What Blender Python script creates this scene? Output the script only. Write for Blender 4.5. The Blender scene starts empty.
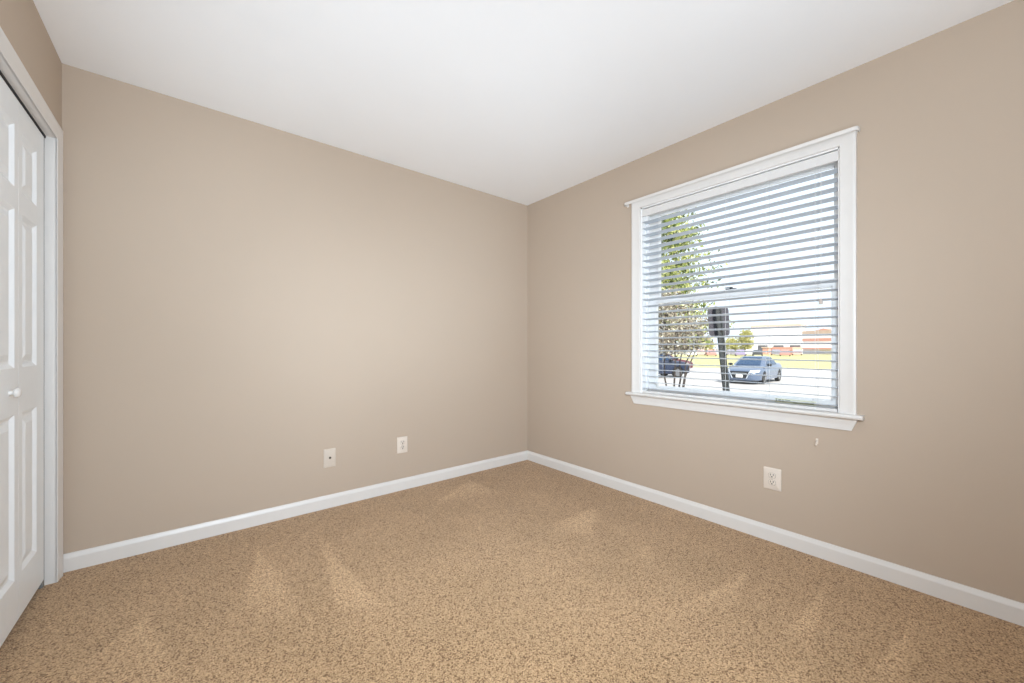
import bpy, bmesh, math, random
from mathutils import Vector, Matrix
random.seed(7)
C = bpy.context.scene.collection
SC = bpy.context.scene

# ------------------------------------------------------------------ camera, sky, light, exposure
CAM = Vector((-2.497, -2.817, 1.0795)); YAW = math.radians(50.7); FPX = 391.0
cd = bpy.data.cameras.new('camera'); cam = bpy.data.objects.new('camera', cd); C.objects.link(cam)
cam.location = CAM; cam.rotation_euler = (math.pi / 2, 0, YAW - math.pi / 2)
cd.sensor_width = 36.0; cd.lens = FPX / 1024 * 36; cd.shift_y = 5.5 / 1024
cd.clip_start = 0.02; cd.clip_end = 2000
SC.camera = cam

SC.view_settings.view_transform = 'Standard'
SC.view_settings.look = 'None'
SC.view_settings.gamma = 1.0
SC.view_settings.use_curve_mapping = False
SC.view_settings.exposure = 0.06
SC.cycles.max_bounces = 10; SC.cycles.diffuse_bounces = 6; SC.cycles.transparent_max_bounces = 16
SC.cycles.sample_clamp_indirect = 6.0

w = bpy.data.worlds.new('sky'); SC.world = w; w.use_nodes = True
bg = w.node_tree.nodes['Background']
bg.inputs['Color'].default_value = (0.80, 0.90, 1.0, 1); bg.inputs['Strength'].default_value = 1.35

sd = bpy.data.lights.new('sun', 'SUN'); sd.energy = 8.0; sd.angle = math.radians(0.6); sd.color = (1.0, 0.95, 0.86)
sun = bpy.data.objects.new('sun', sd); C.objects.link(sun)
sun.rotation_euler = Vector((-0.42, -0.62, 0.62)).to_track_quat('Z', 'Y').to_euler()

def spot(name, loc, aim, power, cone, radius, color=(1, 1, 1)):
    d = bpy.data.lights.new(name, 'SPOT'); d.energy = power; d.spot_size = math.radians(cone); d.spot_blend = 1.0
    d.shadow_soft_size = radius; d.color = color
    o = bpy.data.objects.new(name, d); C.objects.link(o); o.location = loc
    o.rotation_euler = (Vector(loc) - Vector(aim)).to_track_quat('Z', 'Y').to_euler()
    return o
# added unseen fill lights: a soft point and spots brightening walls, ceiling, floor and closet
FL = (-2.45, -3.1, 1.5); FC = (0.84, 1.0, 1.16)
pd = bpy.data.lights.new('fill_point', 'POINT'); pd.energy = 48; pd.shadow_soft_size = 0.3; pd.color = FC
po = bpy.data.objects.new('fill_point', pd); C.objects.link(po); po.location = (-2.2, -3.2, 1.4)
LO = (-2.3, -3.1, 0.3)
FR = (-1.3, -3.2, 1.4)
for nm, src, aim, p, cone in (('fill_right', FL, (0, -2.2, 1.9), 50, 90), ('fill_back', FL, (-1.5, 0, 0.9), 76, 90), ('fill_corner', FL, (0, -0.5, 0.7), 116, 90),
                              ('fill_far_corner', FL, (0, 0, 1.3), 27, 50), ('fill_floor', FL, (-1.2, -0.9, 0), 98, 90), ('fill_closet', FR, (-2.98, -0.4, 1.2), 80, 70),
                              ('fill_ceiling_wide', LO, (-1.3, -1.3, 2.44), 80, 120), ('fill_ceiling_far', LO, (-1.3, 0.1, 2.44), 100, 60)):
    spot(nm, src, aim, p, cone, 0.2, FC)

# ------------------------------------------------------------------ helpers
def cpt(px, py, depth):
    """world point seen at a photograph pixel, at a distance along the view axis"""
    f = Vector((math.cos(YAW), math.sin(YAW), 0)); r = Vector((math.sin(YAW), -math.cos(YAW), 0))
    return CAM + f * depth + r * ((px - 512) / FPX * depth) + Vector((0, 0, (347 - py) / FPX * depth))
GZ = -0.92            # street level outside

class MB:
    def __init__(s): s.bm = bmesh.new(); s.mi = 0
    def face(s, pts):
        try:
            f = s.bm.faces.new([s.bm.verts.new(p) for p in pts]); f.material_index = s.mi; return f
        except ValueError: return None
    def box(s, a, b, bev=0.0, seg=2):
        a = Vector(a); b = Vector(b)
        lo = Vector([min(a[i], b[i]) for i in range(3)]); hi = Vector([max(a[i], b[i]) for i in range(3)])
        r = bmesh.ops.create_cube(s.bm, size=1.0)
        vs = r['verts']
        for v in vs:
            v.co = Vector([lo[i] + (v.co[i] + 0.5) * (hi[i] - lo[i]) for i in range(3)])
        fs = set(f for v in vs for f in v.link_faces)
        for f in fs: f.material_index = s.mi
        if bev > 0:
            es = list(set(e for v in vs for e in v.link_edges))
            rr = bmesh.ops.bevel(s.bm, geom=es, offset=bev, segments=seg, affect='EDGES', profile=0.5)
            for f in rr['faces']: f.material_index = s.mi
        return s
    def rings(s, rings, cap=True, closed=True):
        vr = [[s.bm.verts.new(p) for p in r] for r in rings]
        n = len(vr[0])
        for a, b in zip(vr[:-1], vr[1:]):
            for i in range(n if closed else n - 1):
                j = (i + 1) % n
                f = s.bm.faces.new((a[i], a[j], b[j], b[i])); f.material_index = s.mi
        if cap:
            for r in (vr[0][::-1], vr[-1]):
                f = s.bm.faces.new(r); f.material_index = s.mi
        return s
    def tube(s, pts, r, n=8, r2=None):
        pts = [Vector(p) for p in pts]; rings = []
        m = len(pts)
        for i, p in enumerate(pts):
            t = (pts[min(i + 1, m - 1)] - pts[max(i - 1, 0)]).normalized()
            up = Vector((0, 0, 1)) if abs(t.z) < 0.9 else Vector((1, 0, 0))
            u = t.cross(up).normalized(); v = t.cross(u).normalized()
            rad = r if r2 is None else r + (r2 - r) * i / max(1, m - 1)
            rings.append([p + (u * math.cos(2 * math.pi * k / n) + v * math.sin(2 * math.pi * k / n)) * rad for k in range(n)])
        return s.rings(rings)
    def lathe(s, prof, center, axis='z', n=24):
        """prof: list of (radius, height) along the axis"""
        c = Vector(center); rings = []
        for r, h in prof:
            ring = []
            for k in range(n):
                a = 2 * math.pi * k / n; x = math.cos(a) * max(r, 1e-5); y = math.sin(a) * max(r, 1e-5)
                ring.append(c + {'z': Vector((x, y, h)), 'x': Vector((h, x, y)), 'y': Vector((y, h, x))}[axis])
            rings.append(ring)
        return s.rings(rings)
    def prism(s, outline, axis, a, b):
        """outline in the two other axes (in xyz order), extruded along axis from a to b"""
        def P(p, t):
            return {'x': Vector((t, p[0], p[1])), 'y': Vector((p[0], t, p[1])), 'z': Vector((p[0], p[1], t))}[axis]
        return s.rings([[P(p, a) for p in outline], [P(p, b) for p in outline]])
    def build(s, name, mat, parent=None, smooth=False, loc=(0, 0, 0), fix=True):
        if fix: bmesh.ops.recalc_face_normals(s.bm, faces=s.bm.faces[:])
        me = bpy.data.meshes.new(name); s.bm.to_mesh(me); s.bm.free()
        for m in (mat if isinstance(mat, (list, tuple)) else [mat]): me.materials.append(m)
        if smooth:
            me.polygons.foreach_set('use_smooth', [True] * len(me.polygons))
            if smooth != 'all':
                me.set_sharp_from_angle(angle=math.radians(38))
        o = bpy.data.objects.new(name, me); C.objects.link(o); o.location = loc
        if parent is not None: o.parent = parent
        return o

def tag(o, label=None, cat=None, group=None, kind=None):
    if label: o['label'] = label
    if cat: o['category'] = cat
    if group: o['group'] = group
    if kind: o['kind'] = kind
    return o
def empty(name, loc=(0, 0, 0), rotz=0):
    o = bpy.data.objects.new(name, None); C.objects.link(o); o.location = loc; o.rotation_euler = (0, 0, rotz)
    o.empty_display_size = 0.1
    return o
def copy_tree(o, parent=None):
    c = o.copy(); C.objects.link(c); c.parent = parent
    for ch in list(o.children): copy_tree(ch, c)
    return c

def mat(name, col, rough=0.5, metal=0.0, noise=0.0, nscale=20.0, bump=0.0, bscale=200.0, spec=0.5, coat=0.0):
    m = bpy.data.materials.new(name); m.use_nodes = True
    nt = m.node_tree; b = nt.nodes['Principled BSDF']
    b.inputs['Roughness'].default_value = rough; b.inputs['Metallic'].default_value = metal
    b.inputs['Specular IOR Level'].default_value = spec
    if coat: b.inputs['Coat Weight'].default_value = coat
    tc = nt.nodes.new('ShaderNodeTexCoord')
    n = nt.nodes.new('ShaderNodeTexNoise'); n.inputs['Scale'].default_value = nscale; n.inputs['Detail'].default_value = 4
    nt.links.new(tc.outputs['Object'], n.inputs['Vector'])
    r = nt.nodes.new('ShaderNodeValToRGB')
    r.color_ramp.elements[0].position = 0.3; r.color_ramp.elements[1].position = 0.7
    r.color_ramp.elements[0].color = tuple(c * (1 - noise) for c in col) + (1,)
    r.color_ramp.elements[1].color = tuple(min(1, c * (1 + noise)) for c in col) + (1,)
    nt.links.new(n.outputs['Fac'], r.inputs['Fac']); nt.links.new(r.outputs['Color'], b.inputs['Base Color'])
    if bump:
        n2 = nt.nodes.new('ShaderNodeTexNoise'); n2.inputs['Scale'].default_value = bscale; n2.inputs['Detail'].default_value = 3
        nt.links.new(tc.outputs['Object'], n2.inputs['Vector'])
        bp = nt.nodes.new('ShaderNodeBump'); bp.inputs['Strength'].default_value = bump; bp.inputs['Distance'].default_value = 0.002
        nt.links.new(n2.outputs['Fac'], bp.inputs['Height']); nt.links.new(bp.outputs['Normal'], b.inputs['Normal'])
    return m

def glass_mat(name, tint=(0.99, 0.995, 0.99), refl=0.012):
    m = bpy.data.materials.new(name); m.use_nodes = True; nt = m.node_tree; nt.nodes.clear()
    out = nt.nodes.new('ShaderNodeOutputMaterial'); mx = nt.nodes.new('ShaderNodeMixShader')
    t = nt.nodes.new('ShaderNodeBsdfTransparent'); t.inputs['Color'].default_value = tint + (1,)
    g = nt.nodes.new('ShaderNodeBsdfGlossy'); g.inputs['Roughness'].default_value = 0.02
    mx.inputs['Fac'].default_value = refl
    nt.links.new(t.outputs[0], mx.inputs[1]); nt.links.new(g.outputs[0], mx.inputs[2]); nt.links.new(mx.outputs[0], out.inputs[0])
    return m

def carpet_mat():
    m = mat('carpet', (0.5, 0.34, 0.2), rough=0.95, spec=0.15)
    nt = m.node_tree; b = nt.nodes['Principled BSDF']
    tc = [n for n in nt.nodes if n.type == 'TEX_COORD'][0]
    def noise(scale, detail=3):
        n = nt.nodes.new('ShaderNodeTexNoise'); n.inputs['Scale'].default_value = scale; n.inputs['Detail'].default_value = detail
        nt.links.new(tc.outputs['Object'], n.inputs['Vector']); return n
    def ramp(src, p0, c0, p1, c1):
        r = nt.nodes.new('ShaderNodeValToRGB'); e = r.color_ramp.elements
        e[0].position = p0; e[1].position = p1; e[0].color = c0 + (1,); e[1].color = c1 + (1,)
        nt.links.new(src, r.inputs['Fac']); return r
    def mul(a, bb):
        x = nt.nodes.new('ShaderNodeMix'); x.data_type = 'RGBA'; x.blend_type = 'MULTIPLY'; x.inputs['Factor'].default_value = 1
        nt.links.new(a, x.inputs[6]); nt.links.new(bb, x.inputs[7]); return x.outputs[2]
    base = ramp(noise(2.2, 2).outputs['Fac'], 0.35, CARPET_A, 0.65, CARPET_B)
    tuft = ramp(noise(215, 4).outputs['Fac'], 0.37, (0.60, 0.54, 0.49), 0.55, (1.14, 1.14, 1.15))
    tuft2 = ramp(noise(85, 3).outputs['Fac'], 0.36, (0.86, 0.85, 0.83), 0.64, (1.08, 1.08, 1.08))
    vo = nt.nodes.new('ShaderNodeTexVoronoi'); vo.inputs['Scale'].default_value = 215
    nt.links.new(tc.outputs['Object'], vo.inputs['Vector'])
    sp = nt.nodes.new('ShaderNodeSeparateColor'); nt.links.new(vo.outputs['Color'], sp.inputs['Color'])
    cell = ramp(sp.outputs['Red'], 0.06, (0.42, 0.34, 0.275), 0.36, (1.0, 0.99, 0.985))
    e2 = cell.color_ramp.elements.new(0.95); e2.color = (1.22, 1.23, 1.26, 1)
    at = nt.nodes.new('ShaderNodeAttribute'); at.attribute_name = 'nap'
    nap = ramp(at.outputs['Fac'], 0.0, (0.86, 0.85, 0.83), 1.0, (1.22, 1.25, 1.30))
    c = mul(mul(mul(base.outputs['Color'], tuft.outputs['Color']), mul(tuft2.outputs['Color'], cell.outputs['Color'])), nap.outputs['Color'])
    nt.links.new(c, b.inputs['Base Color'])
    bp = nt.nodes.new('ShaderNodeBump'); bp.inputs['Strength'].default_value = 0.6; bp.inputs['Distance'].default_value = 0.006
    nt.links.new(noise(215, 3).outputs['Fac'], bp.inputs['Height']); nt.links.new(bp.outputs['Normal'], b.inputs['Normal'])
    b.inputs['Sheen Weight'].default_value = 0.15
    return m
CARPET_A = (0.430, 0.282, 0.149); CARPET_B = (0.478, 0.315, 0.170)

M = {
    'wall': mat('wall_paint', (0.485, 0.39, 0.305), rough=0.75, noise=0.012, nscale=1.5, bump=0.12, bscale=260, spec=0.25),
    'ceiling': mat('ceiling_paint', (0.90, 0.90, 0.90), rough=0.9, noise=0.01, nscale=2, spec=0.1),
    'trim': mat('trim_paint', (0.72, 0.69, 0.655), rough=0.35, noise=0.01),
    'door': mat('door_paint', (0.82, 0.84, 0.85), rough=0.38, noise=0.01),
    'vinyl': mat('window_vinyl', (0.88, 0.87, 0.855), rough=0.35, noise=0.01),
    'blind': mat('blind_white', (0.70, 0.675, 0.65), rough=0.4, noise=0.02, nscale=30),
    'slat': mat('blind_slat_shaded', (0.52, 0.56, 0.61), rough=0.4, noise=0.02, nscale=30),  # white slats; their backlit blue-grey shade is put into the colour
    'cord': mat('cord_white', (0.74, 0.74, 0.73), rough=0.8),
    'tassel': mat('tassel_beige', (0.55, 0.48, 0.44), rough=0.6),
    'carpet': carpet_mat(),
    'dark': mat('closet_dark', (0.10, 0.09, 0.08), rough=0.9),
    'gap_shade': mat('grey_gap_shade', (0.22, 0.218, 0.21), rough=0.8),  # shade of the door gap, set as a colour
    'black': mat('black', (0.012, 0.012, 0.012), rough=0.6),
    'plate': mat('almond_plate', (0.72, 0.63, 0.54), rough=0.35, noise=0.01),
    'plate2': mat('painted_plate', (0.60, 0.515, 0.43), rough=0.45, noise=0.02),
    'screw': mat('screw', (0.55, 0.50, 0.43), rough=0.35, metal=0.3),
    'shadow_rim': mat('shadow_rim_dark', (0.26, 0.22, 0.18), rough=0.7),
    'slot': mat('slot_dark', (0.05, 0.04, 0.035), rough=0.8),
    'brass': mat('coax_metal', (0.10, 0.085, 0.06), rough=0.4, metal=0.8),
    'sticker': mat('sticker_cream', (0.75, 0.74, 0.55), rough=0.6, noise=0.1, nscale=90),
    'sticker_mark': mat('sticker_green', (0.12, 0.16, 0.06), rough=0.7),
    'glass': glass_mat('window_glass'),
    # outside
    'road': mat('pale_asphalt', (0.40, 0.39, 0.39), rough=0.9, noise=0.1, nscale=3, bump=0.3, bscale=60),
    'lawn': mat('dry_lawn', (0.42, 0.40, 0.19), rough=0.95, noise=0.15, nscale=0.8),
    'silver': mat('blue_silver_paint', (0.11, 0.15, 0.235), rough=0.28, metal=0.35, coat=0.6),
    'navy': mat('navy_paint', (0.014, 0.024, 0.055), rough=0.4, coat=0.2),
    'maroon': mat('maroon_paint', (0.09, 0.012, 0.02), rough=0.3, coat=0.5),
    'carglass': mat('car_glass', (0.02, 0.05, 0.11), rough=0.08, spec=0.35),
    'tire': mat('tire_rubber', (0.015, 0.015, 0.016), rough=0.85),
    'rim': mat('alloy_rim', (0.26, 0.27, 0.29), rough=0.3, metal=0.7),
    'rim_bright': mat('silver_rim', (0.62, 0.63, 0.65), rough=0.35, metal=0.5),
    'lamp': mat('headlight_lens', (0.75, 0.74, 0.72), rough=0.1, spec=0.8),
    'grille': mat('grille_black', (0.015, 0.017, 0.022), rough=0.4),
    'chrome': mat('chrome', (0.75, 0.76, 0.78), rough=0.12, metal=1.0),
    'platew': mat('plate_white', (0.8, 0.8, 0.8), rough=0.5),
    'red': mat('red_lens', (0.35, 0.02, 0.02), rough=0.2),
    'signback': mat('sign_back_metal', (0.05, 0.048, 0.062), rough=0.6, metal=0.2, noise=0.12, nscale=6),
    'post': mat('dark_post', (0.022, 0.026, 0.028), rough=0.7, noise=0.3, nscale=12),
    'bark': mat('dark_bark', (0.055, 0.045, 0.04), rough=0.9, noise=0.3, nscale=15),
    'store': mat('pale_block_wall', (0.85, 0.84, 0.82), rough=0.9, noise=0.03, nscale=0.5),
    'band': mat('tan_coping', (0.52, 0.40, 0.32), rough=0.8, noise=0.05, nscale=1),
    'brick': mat('red_brick', (0.58, 0.31, 0.25), rough=0.9, noise=0.15, nscale=6),
    'storeglass': mat('store_glass', (0.10, 0.10, 0.11), rough=0.15),
}
def leaf_mat(name, c0, c1, c2):
    m = mat(name, c1, rough=0.6)
    nt = m.node_tree; b = nt.nodes['Principled BSDF']
    g = nt.nodes.new('ShaderNodeNewGeometry')
    r = nt.nodes.new('ShaderNodeValToRGB'); e = r.color_ramp.elements
    e[0].color = c0 + (1,); e[1].color = c2 + (1,); x = e.new(0.5); x.color = c1 + (1,)
    nt.links.new(g.outputs['Random Per Island'], r.inputs['Fac']); nt.links.new(r.outputs['Color'], b.inputs['Base Color'])
    t = nt.nodes.new('ShaderNodeBsdfTranslucent'); nt.links.new(r.outputs['Color'], t.inputs['Color'])
    mx = nt.nodes.new('ShaderNodeMixShader'); mx.inputs['Fac'].default_value = 0.3
    out = [n for n in nt.nodes if n.type == 'OUTPUT_MATERIAL'][0]
    nt.links.new(b.outputs[0], mx.inputs[1]); nt.links.new(t.outputs[0], mx.inputs[2]); nt.links.new(mx.outputs[0], out.inputs['Surface'])
    return m
M['leaf'] = leaf_mat('evergreen_leaf', (0.035, 0.07, 0.03), (0.26, 0.32, 0.07), (0.75, 0.74, 0.34))
M['leaf_dry'] = leaf_mat('dry_leaf', (0.06, 0.045, 0.035), (0.32, 0.27, 0.20), (0.70, 0.66, 0.53))
M['leaf_far'] = leaf_mat('far_leaf', (0.26, 0.27, 0.10), (0.52, 0.50, 0.20), (0.62, 0.57, 0.30))

# ------------------------------------------------------------------ room shell
W, D, H = 2.98, 3.55, 2.44
T = 0.14
WY0, WY1, WZ0, WZ1 = -2.343, -1.228, 0.735, 2.078        # window opening in the right wall
DY0, DY1, DZ1 = -1.49, -0.107, 2.035                      # closet opening in the left wall
def struct(name, mb, m, parent=None, smooth=False):
    return tag(mb.build(name, m, parent, smooth), kind='structure')

# carpeted floor with vacuum tracks in the nap
TRI = [((258, 546), (240, 610), (322, 630)), ((318, 533), (336, 614), (384, 607)), ((598, 505), (545, 527), (592, 538)),
       ((752, 566), (672, 612), (735, 604)), ((826, 587), (780, 631), (813, 648)), ((915, 622), (850, 683), (905, 690)),
       ((808, 659), (765, 690), (803, 690)), ((648, 546), (628, 560), (655, 559)), ((150, 610), (90, 660), (180, 690)),
       ((470, 480), (430, 505), (500, 492))]
def floorpt(px, py):
    d = CAM.z * FPX / (py - 347); p = cpt(px, py, d); return (p.x, p.y)
tris = [[floorpt(*p) for p in t] for t in TRI]
def nap_at(x, y):
    v = 0.0
    for t in tris:
        a, b, c = t
        s = (b[0]-a[0])*(c[1]-a[1]) - (b[1]-a[1])*(c[0]-a[0]); sg = 1 if s > 0 else -1
        dmin = 9; 
        for i, (p, q) in enumerate(((a, b), (b, c), (c, a))):
            L = math.hypot(q[0]-p[0], q[1]-p[1])
            d = sg * ((q[0]-p[0])*(y-p[1]) - (q[1]-p[1])*(x-p[0])) / L
            d = d / (0.16 if i == 1 else 0.03)          # the wide end of a stroke fades out
            dmin = min(dmin, d)
        v = max(v, min(1, max(0, dmin + 0.3)))
    return v
NX, NY = 250, 290
fx = [-W - T + (W + T) * i / NX for i in range(NX + 1)]
fy = [-D + D * j / NY for j in range(NY + 1)]
verts = [(x, y, 0) for y in fy for x in fx]
faces = [(j*(NX+1)+i, j*(NX+1)+i+1, (j+1)*(NX+1)+i+1, (j+1)*(NX+1)+i) for j in range(NY) for i in range(NX)]
nv = len(verts)
# a solid slab below it
lo = [(-W - T, -D, -0.12), (0, -D, -0.12), (0, 0, -0.12), (-W - T, 0, -0.12)]
cn = [0, NX, NY*(NX+1)+NX, NY*(NX+1)]
verts += lo
faces += [(nv, nv+3, nv+2, nv+1)] + [(cn[i], nv+i, nv+(i+1) % 4, cn[(i+1) % 4]) for i in range(4)] if False else [(nv, nv+3, nv+2, nv+1)]
me = bpy.data.meshes.new('floor'); me.from_pydata(verts, [], faces)
at = me.attributes.new('nap', 'FLOAT', 'POINT')
at.data.foreach_set('value', [0.42 + 0.58 * nap_at(v[0], v[1]) for v in verts])
me.materials.append(M['carpet'])
fl = bpy.data.objects.new('floor', me); C.objects.link(fl); tag(fl, 'beige speckled cut pile carpet with vacuum tracks', kind='structure')

struct('ceiling', MB().box((-W - 1.0, -D - T, H), (T + 0.02, T, H + 0.2)), M['ceiling'])
struct('wall_back', MB().box((-W - 1.0, 0, -0.15), (T + 0.02, T, H)), M['wall'])
struct('wall_front', MB().box((-W - T, -D - T, -0.15), (T + 0.02, -D, H)), M['wall'])
def holed_wall(name, x0, x1, y0, y1, hy0, hy1, hz0, hz1):
    mb = MB(); ys = [y0, hy0, hy1, y1]; zs = [-0.15, hz0, hz1, H]
    for i in range(3):
        for j in range(3):
            if i == 1 and j == 1: continue
            if zs[j+1] - zs[j] < 1e-4: continue
            for x in (x0, x1): mb.face([(x, ys[i], zs[j]), (x, ys[i+1], zs[j]), (x, ys[i+1], zs[j+1]), (x, ys[i], zs[j+1])])
    mb.face([(x0, hy0, hz0), (x1, hy0, hz0), (x1, hy0, hz1), (x0, hy0, hz1)]); mb.face([(x0, hy1, hz0), (x1, hy1, hz0), (x1, hy1, hz1), (x0, hy1, hz1)])
    mb.face([(x0, hy0, hz1), (x1, hy0, hz1), (x1, hy1, hz1), (x0, hy1, hz1)]); mb.face([(x0, hy0, hz0), (x1, hy0, hz0), (x1, hy1, hz0), (x0, hy1, hz0)])
    mb.face([(x0, y0, -0.15), (x1, y0, -0.15), (x1, y0, H), (x0, y0, H)]); mb.face([(x0, y1, -0.15), (x1, y1, -0.15), (x1, y1, H), (x0, y1, H)])
    bmesh.ops.remove_doubles(mb.bm, verts=mb.bm.verts[:], dist=1e-5)
    return struct(name, mb, M['wall'])
holed_wall('wall_right', 0, T, -D, 0, WY0, WY1, WZ0, WZ1)
holed_wall('wall_left', -W - T, -W, -D, 0, DY0 - 0.015, DY1 + 0.015, -0.15, DZ1 + 0.015)
# the closet behind the bifold door
mb = MB(); mb.box((-W - 0.80, -D, -0.15), (-W - 0.74, 0, H)); mb.box((-W - 0.74, -1.75, -0.15), (-W - T, -1.69, H))
struct('wall_closet', mb, M['dark'])
struct('floor_closet', MB().box((-W - 0.74, -1.69, -0.12), (-W - T, 0, -0.001)), M['dark'])

# baseboards
BP = [(0, 0), (0.013, 0), (0.013, 0.062), (0.0115, 0.068), (0.007, 0.080), (0.0055, 0.085), (0, 0.085)]
struct('baseboard_back', MB().prism([(0,0)] if False else [(-d, z) for d, z in BP], 'x', -W, 0) if False else
       MB().rings([[(x, -d, z) for d, z in BP] for x in (-W, 0)]), M['trim'])
struct('baseboard_right', MB().rings([[(-d, y, z) for d, z in BP] for y in (-D, 0)]), M['trim'])
struct('baseboard_front', MB().rings([[(x, -D + d, z) for d, z in BP] for x in (-W, 0)]), M['trim'])
struct('baseboard_left', MB().rings([[(-W + d, y, z) for d, z in BP] for y in (-D, DY0 - 0.066)]), M['trim'])

def casing(profile, path, axis_x, sgn):
    """profile (outward, height) swept round a path of inner corners given with outward directions (dy, dz)"""
    return MB().rings([[(axis_x + sgn * h, y + o * dy, z + o * dz) for o, h in profile] for (y, z, dy, dz) in path])
CP = [(0.0, 0), (0.0, 0.008), (0.003, 0.011), (0.014, 0.0115), (0.030, 0.013), (0.046, 0.0165), (0.054, 0.020), (0.062, 0.020), (0.066, 0.017), (0.066, 0)]

# ------------------------------------------------------------------ closet bifold door
CP2 = [(o, h * 0.62) for o, h in CP]
struct('trim_1', casing(CP2, [(DY1, 0, 1, 0), (DY1, DZ1, 1, 1), (DY0, DZ1, -1, 1), (DY0, 0, -1, 0)], -W, 1), M['trim'], smooth=True)
mb = MB(); JT = 0.015
mb.box((-W - T, DY1, 0), (-W + 0.002, DY1 + JT, DZ1)); mb.box((-W - T, DY0 - JT, 0), (-W + 0.002, DY0, DZ1)); mb.box((-W - T, DY0 - JT, DZ1), (-W + 0.002, DY1 + JT, DZ1 + JT))
struct('trim_2', mb, M['trim'])                             # the jambs of the closet opening

DX = -W - 0.030                                              # front face of the leaves
ZB, ZT = 0.040, 2.019
def door_leaf(y_hinge, y_outer):
    """face spans y_hinge (narrow stile at the fold) .. y_outer (wide stile)"""
    mb = MB(); s = 1 if y_outer > y_hinge else -1; w = abs(y_outer - y_hinge)
    P = lambda u, z, d: (DX - d, y_hinge + s * u, z)
    u0, u1 = 0.042, w - 0.103
    zs = [(0.205, 0.826), (1.000, 1.598), (1.678, 1.914)]
    cuts = [ZB] + [z for p in zs for z in p] + [ZT]
    mb.face([P(0, ZB, 0), P(u0, ZB, 0), P(u0, ZT, 0), P(0, ZT, 0)]); mb.face([P(u1, ZB, 0), P(w, ZB, 0), P(w, ZT, 0), P(u1, ZT, 0)])
    for a, b in zip(cuts[0::2], cuts[1::2]): mb.face([P(u0, a, 0), P(u1, a, 0), P(u1, b, 0), P(u0, b, 0)])
    for za, zb in zs:
        prev = None
        for off, d in ((0, 0), (0.006, 0.0035), (0.016, 0.010), (0.026, 0.010), (0.050, 0.0025)):
            ring = [P(u0 + off, za + off, d), P(u1 - off, za + off, d), P(u1 - off, zb - off, d), P(u0 + off, zb - off, d)]
            if prev:
                for i in range(4): mb.face([prev[i], prev[(i+1) % 4], ring[(i+1) % 4], ring[i]])
            prev = ring
        mb.face(prev)
    th = 0.032
    back = [P(0, ZB, th), P(w, ZB, th), P(w, ZT, th), P(0, ZT, th)]; fr = [P(0, ZB, 0), P(w, ZB, 0), P(w, ZT, 0), P(0, ZT, 0)]
    mb.face(back)
    for i in range(4): mb.face([fr[i], fr[(i+1) % 4], back[(i+1) % 4], back[i]])
    bmesh.ops.remove_doubles(mb.bm, verts=mb.bm.verts[:], dist=1e-6)
    return mb
tk = None
dr = tag(empty('door_1', (0, 0, 0)), 'white bifold closet door with raised panels', kind='structure')
S = (DY1 - DY0 - 0.066) / 4
edges = [DY1 - 0.030 - k * (S + 0.002) for k in range(5)]
for k in range(4):
    yo, yh = (edges[k], edges[k+1] + 0.002) if k % 2 == 0 else (edges[k+1] + 0.002, edges[k])
    lf = tag(door_leaf(yh, yo).build('leaf', M['door'], dr), kind='structure')
    if k in (1, 2):
        yk = -0.565 if k == 1 else DY0 + DY1 + 0.565
        kb = MB().lathe([(0.0, 0), (0.010, 0), (0.010, 0.003), (0.0085, 0.006), (0.0085, 0.011), (0.0125, 0.012), (0.0165, 0.0155), (0.018, 0.020), (0.0165, 0.0245), (0.0125, 0.028), (0.006, 0.0298), (0.0, 0.030)], (DX - 0.001, yk, 0.912), 'x', 28)
        tag(kb.build('knob', M['trim'], lf, smooth=True), 'round white door knob', kind='structure')

tag(MB().box((DX - 0.05, DY0 + 0.002, DZ1 - 0.010), (DX + 0.001, DY1 - 0.002, DZ1 + 0.001)).build('track', M['black'], dr), 'overhead track, blackened for the shade above the door', kind='structure')  # track coloured black to stand for shade in the gap over the leaves
tag(MB().box((DX - 0.028, DY1 - 0.0285, 0.002), (DX - 0.004, DY1 - 0.0002, DZ1 - 0.012)).build('gap_shade_strip', M['gap_shade'], dr), 'grey strip for the shade in the gap beside the door', kind='structure')  # added strip: shade between leaf and jamb given as grey colour

# ------------------------------------------------------------------ window
win = tag(empty('window_1', (0, 0, 0)), 'white double hung window with wide casing and sill', kind='structure')
def wpart(name, mb, m=None, parent=win, smooth=False, label=None):
    return tag(mb.build(name, m or M['trim'], parent, smooth), label, kind='structure')
ST = 0.752                                                    # top of the stool
wpart('casing', casing(CP, [(WY1, ST, 1, 0), (WY1, WZ1, 1, 1), (WY0, WZ1, -1, 1), (WY0, ST, -1, 0)], 0, -1), smooth=True)
# stool with rounded nose and horns
mb = MB()
nose = [(0.045, ST), (-0.040, ST), (-0.046, ST - 0.003), (-0.049, ST - 0.010), (-0.046, ST - 0.018), (-0.040, ST - 0.022), (0.0, ST - 0.022), (0.0, ST - 0.022)]
mb.rings([[(min(x, -0.0005), y, z) for x, z in nose[:-1]] for y in (WY1 + 0.096, WY0 - 0.094)])
mb.box((-0.001, WY0, ST - 0.022), (0.062, WY1, ST))
wpart('window_sill', mb)
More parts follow.
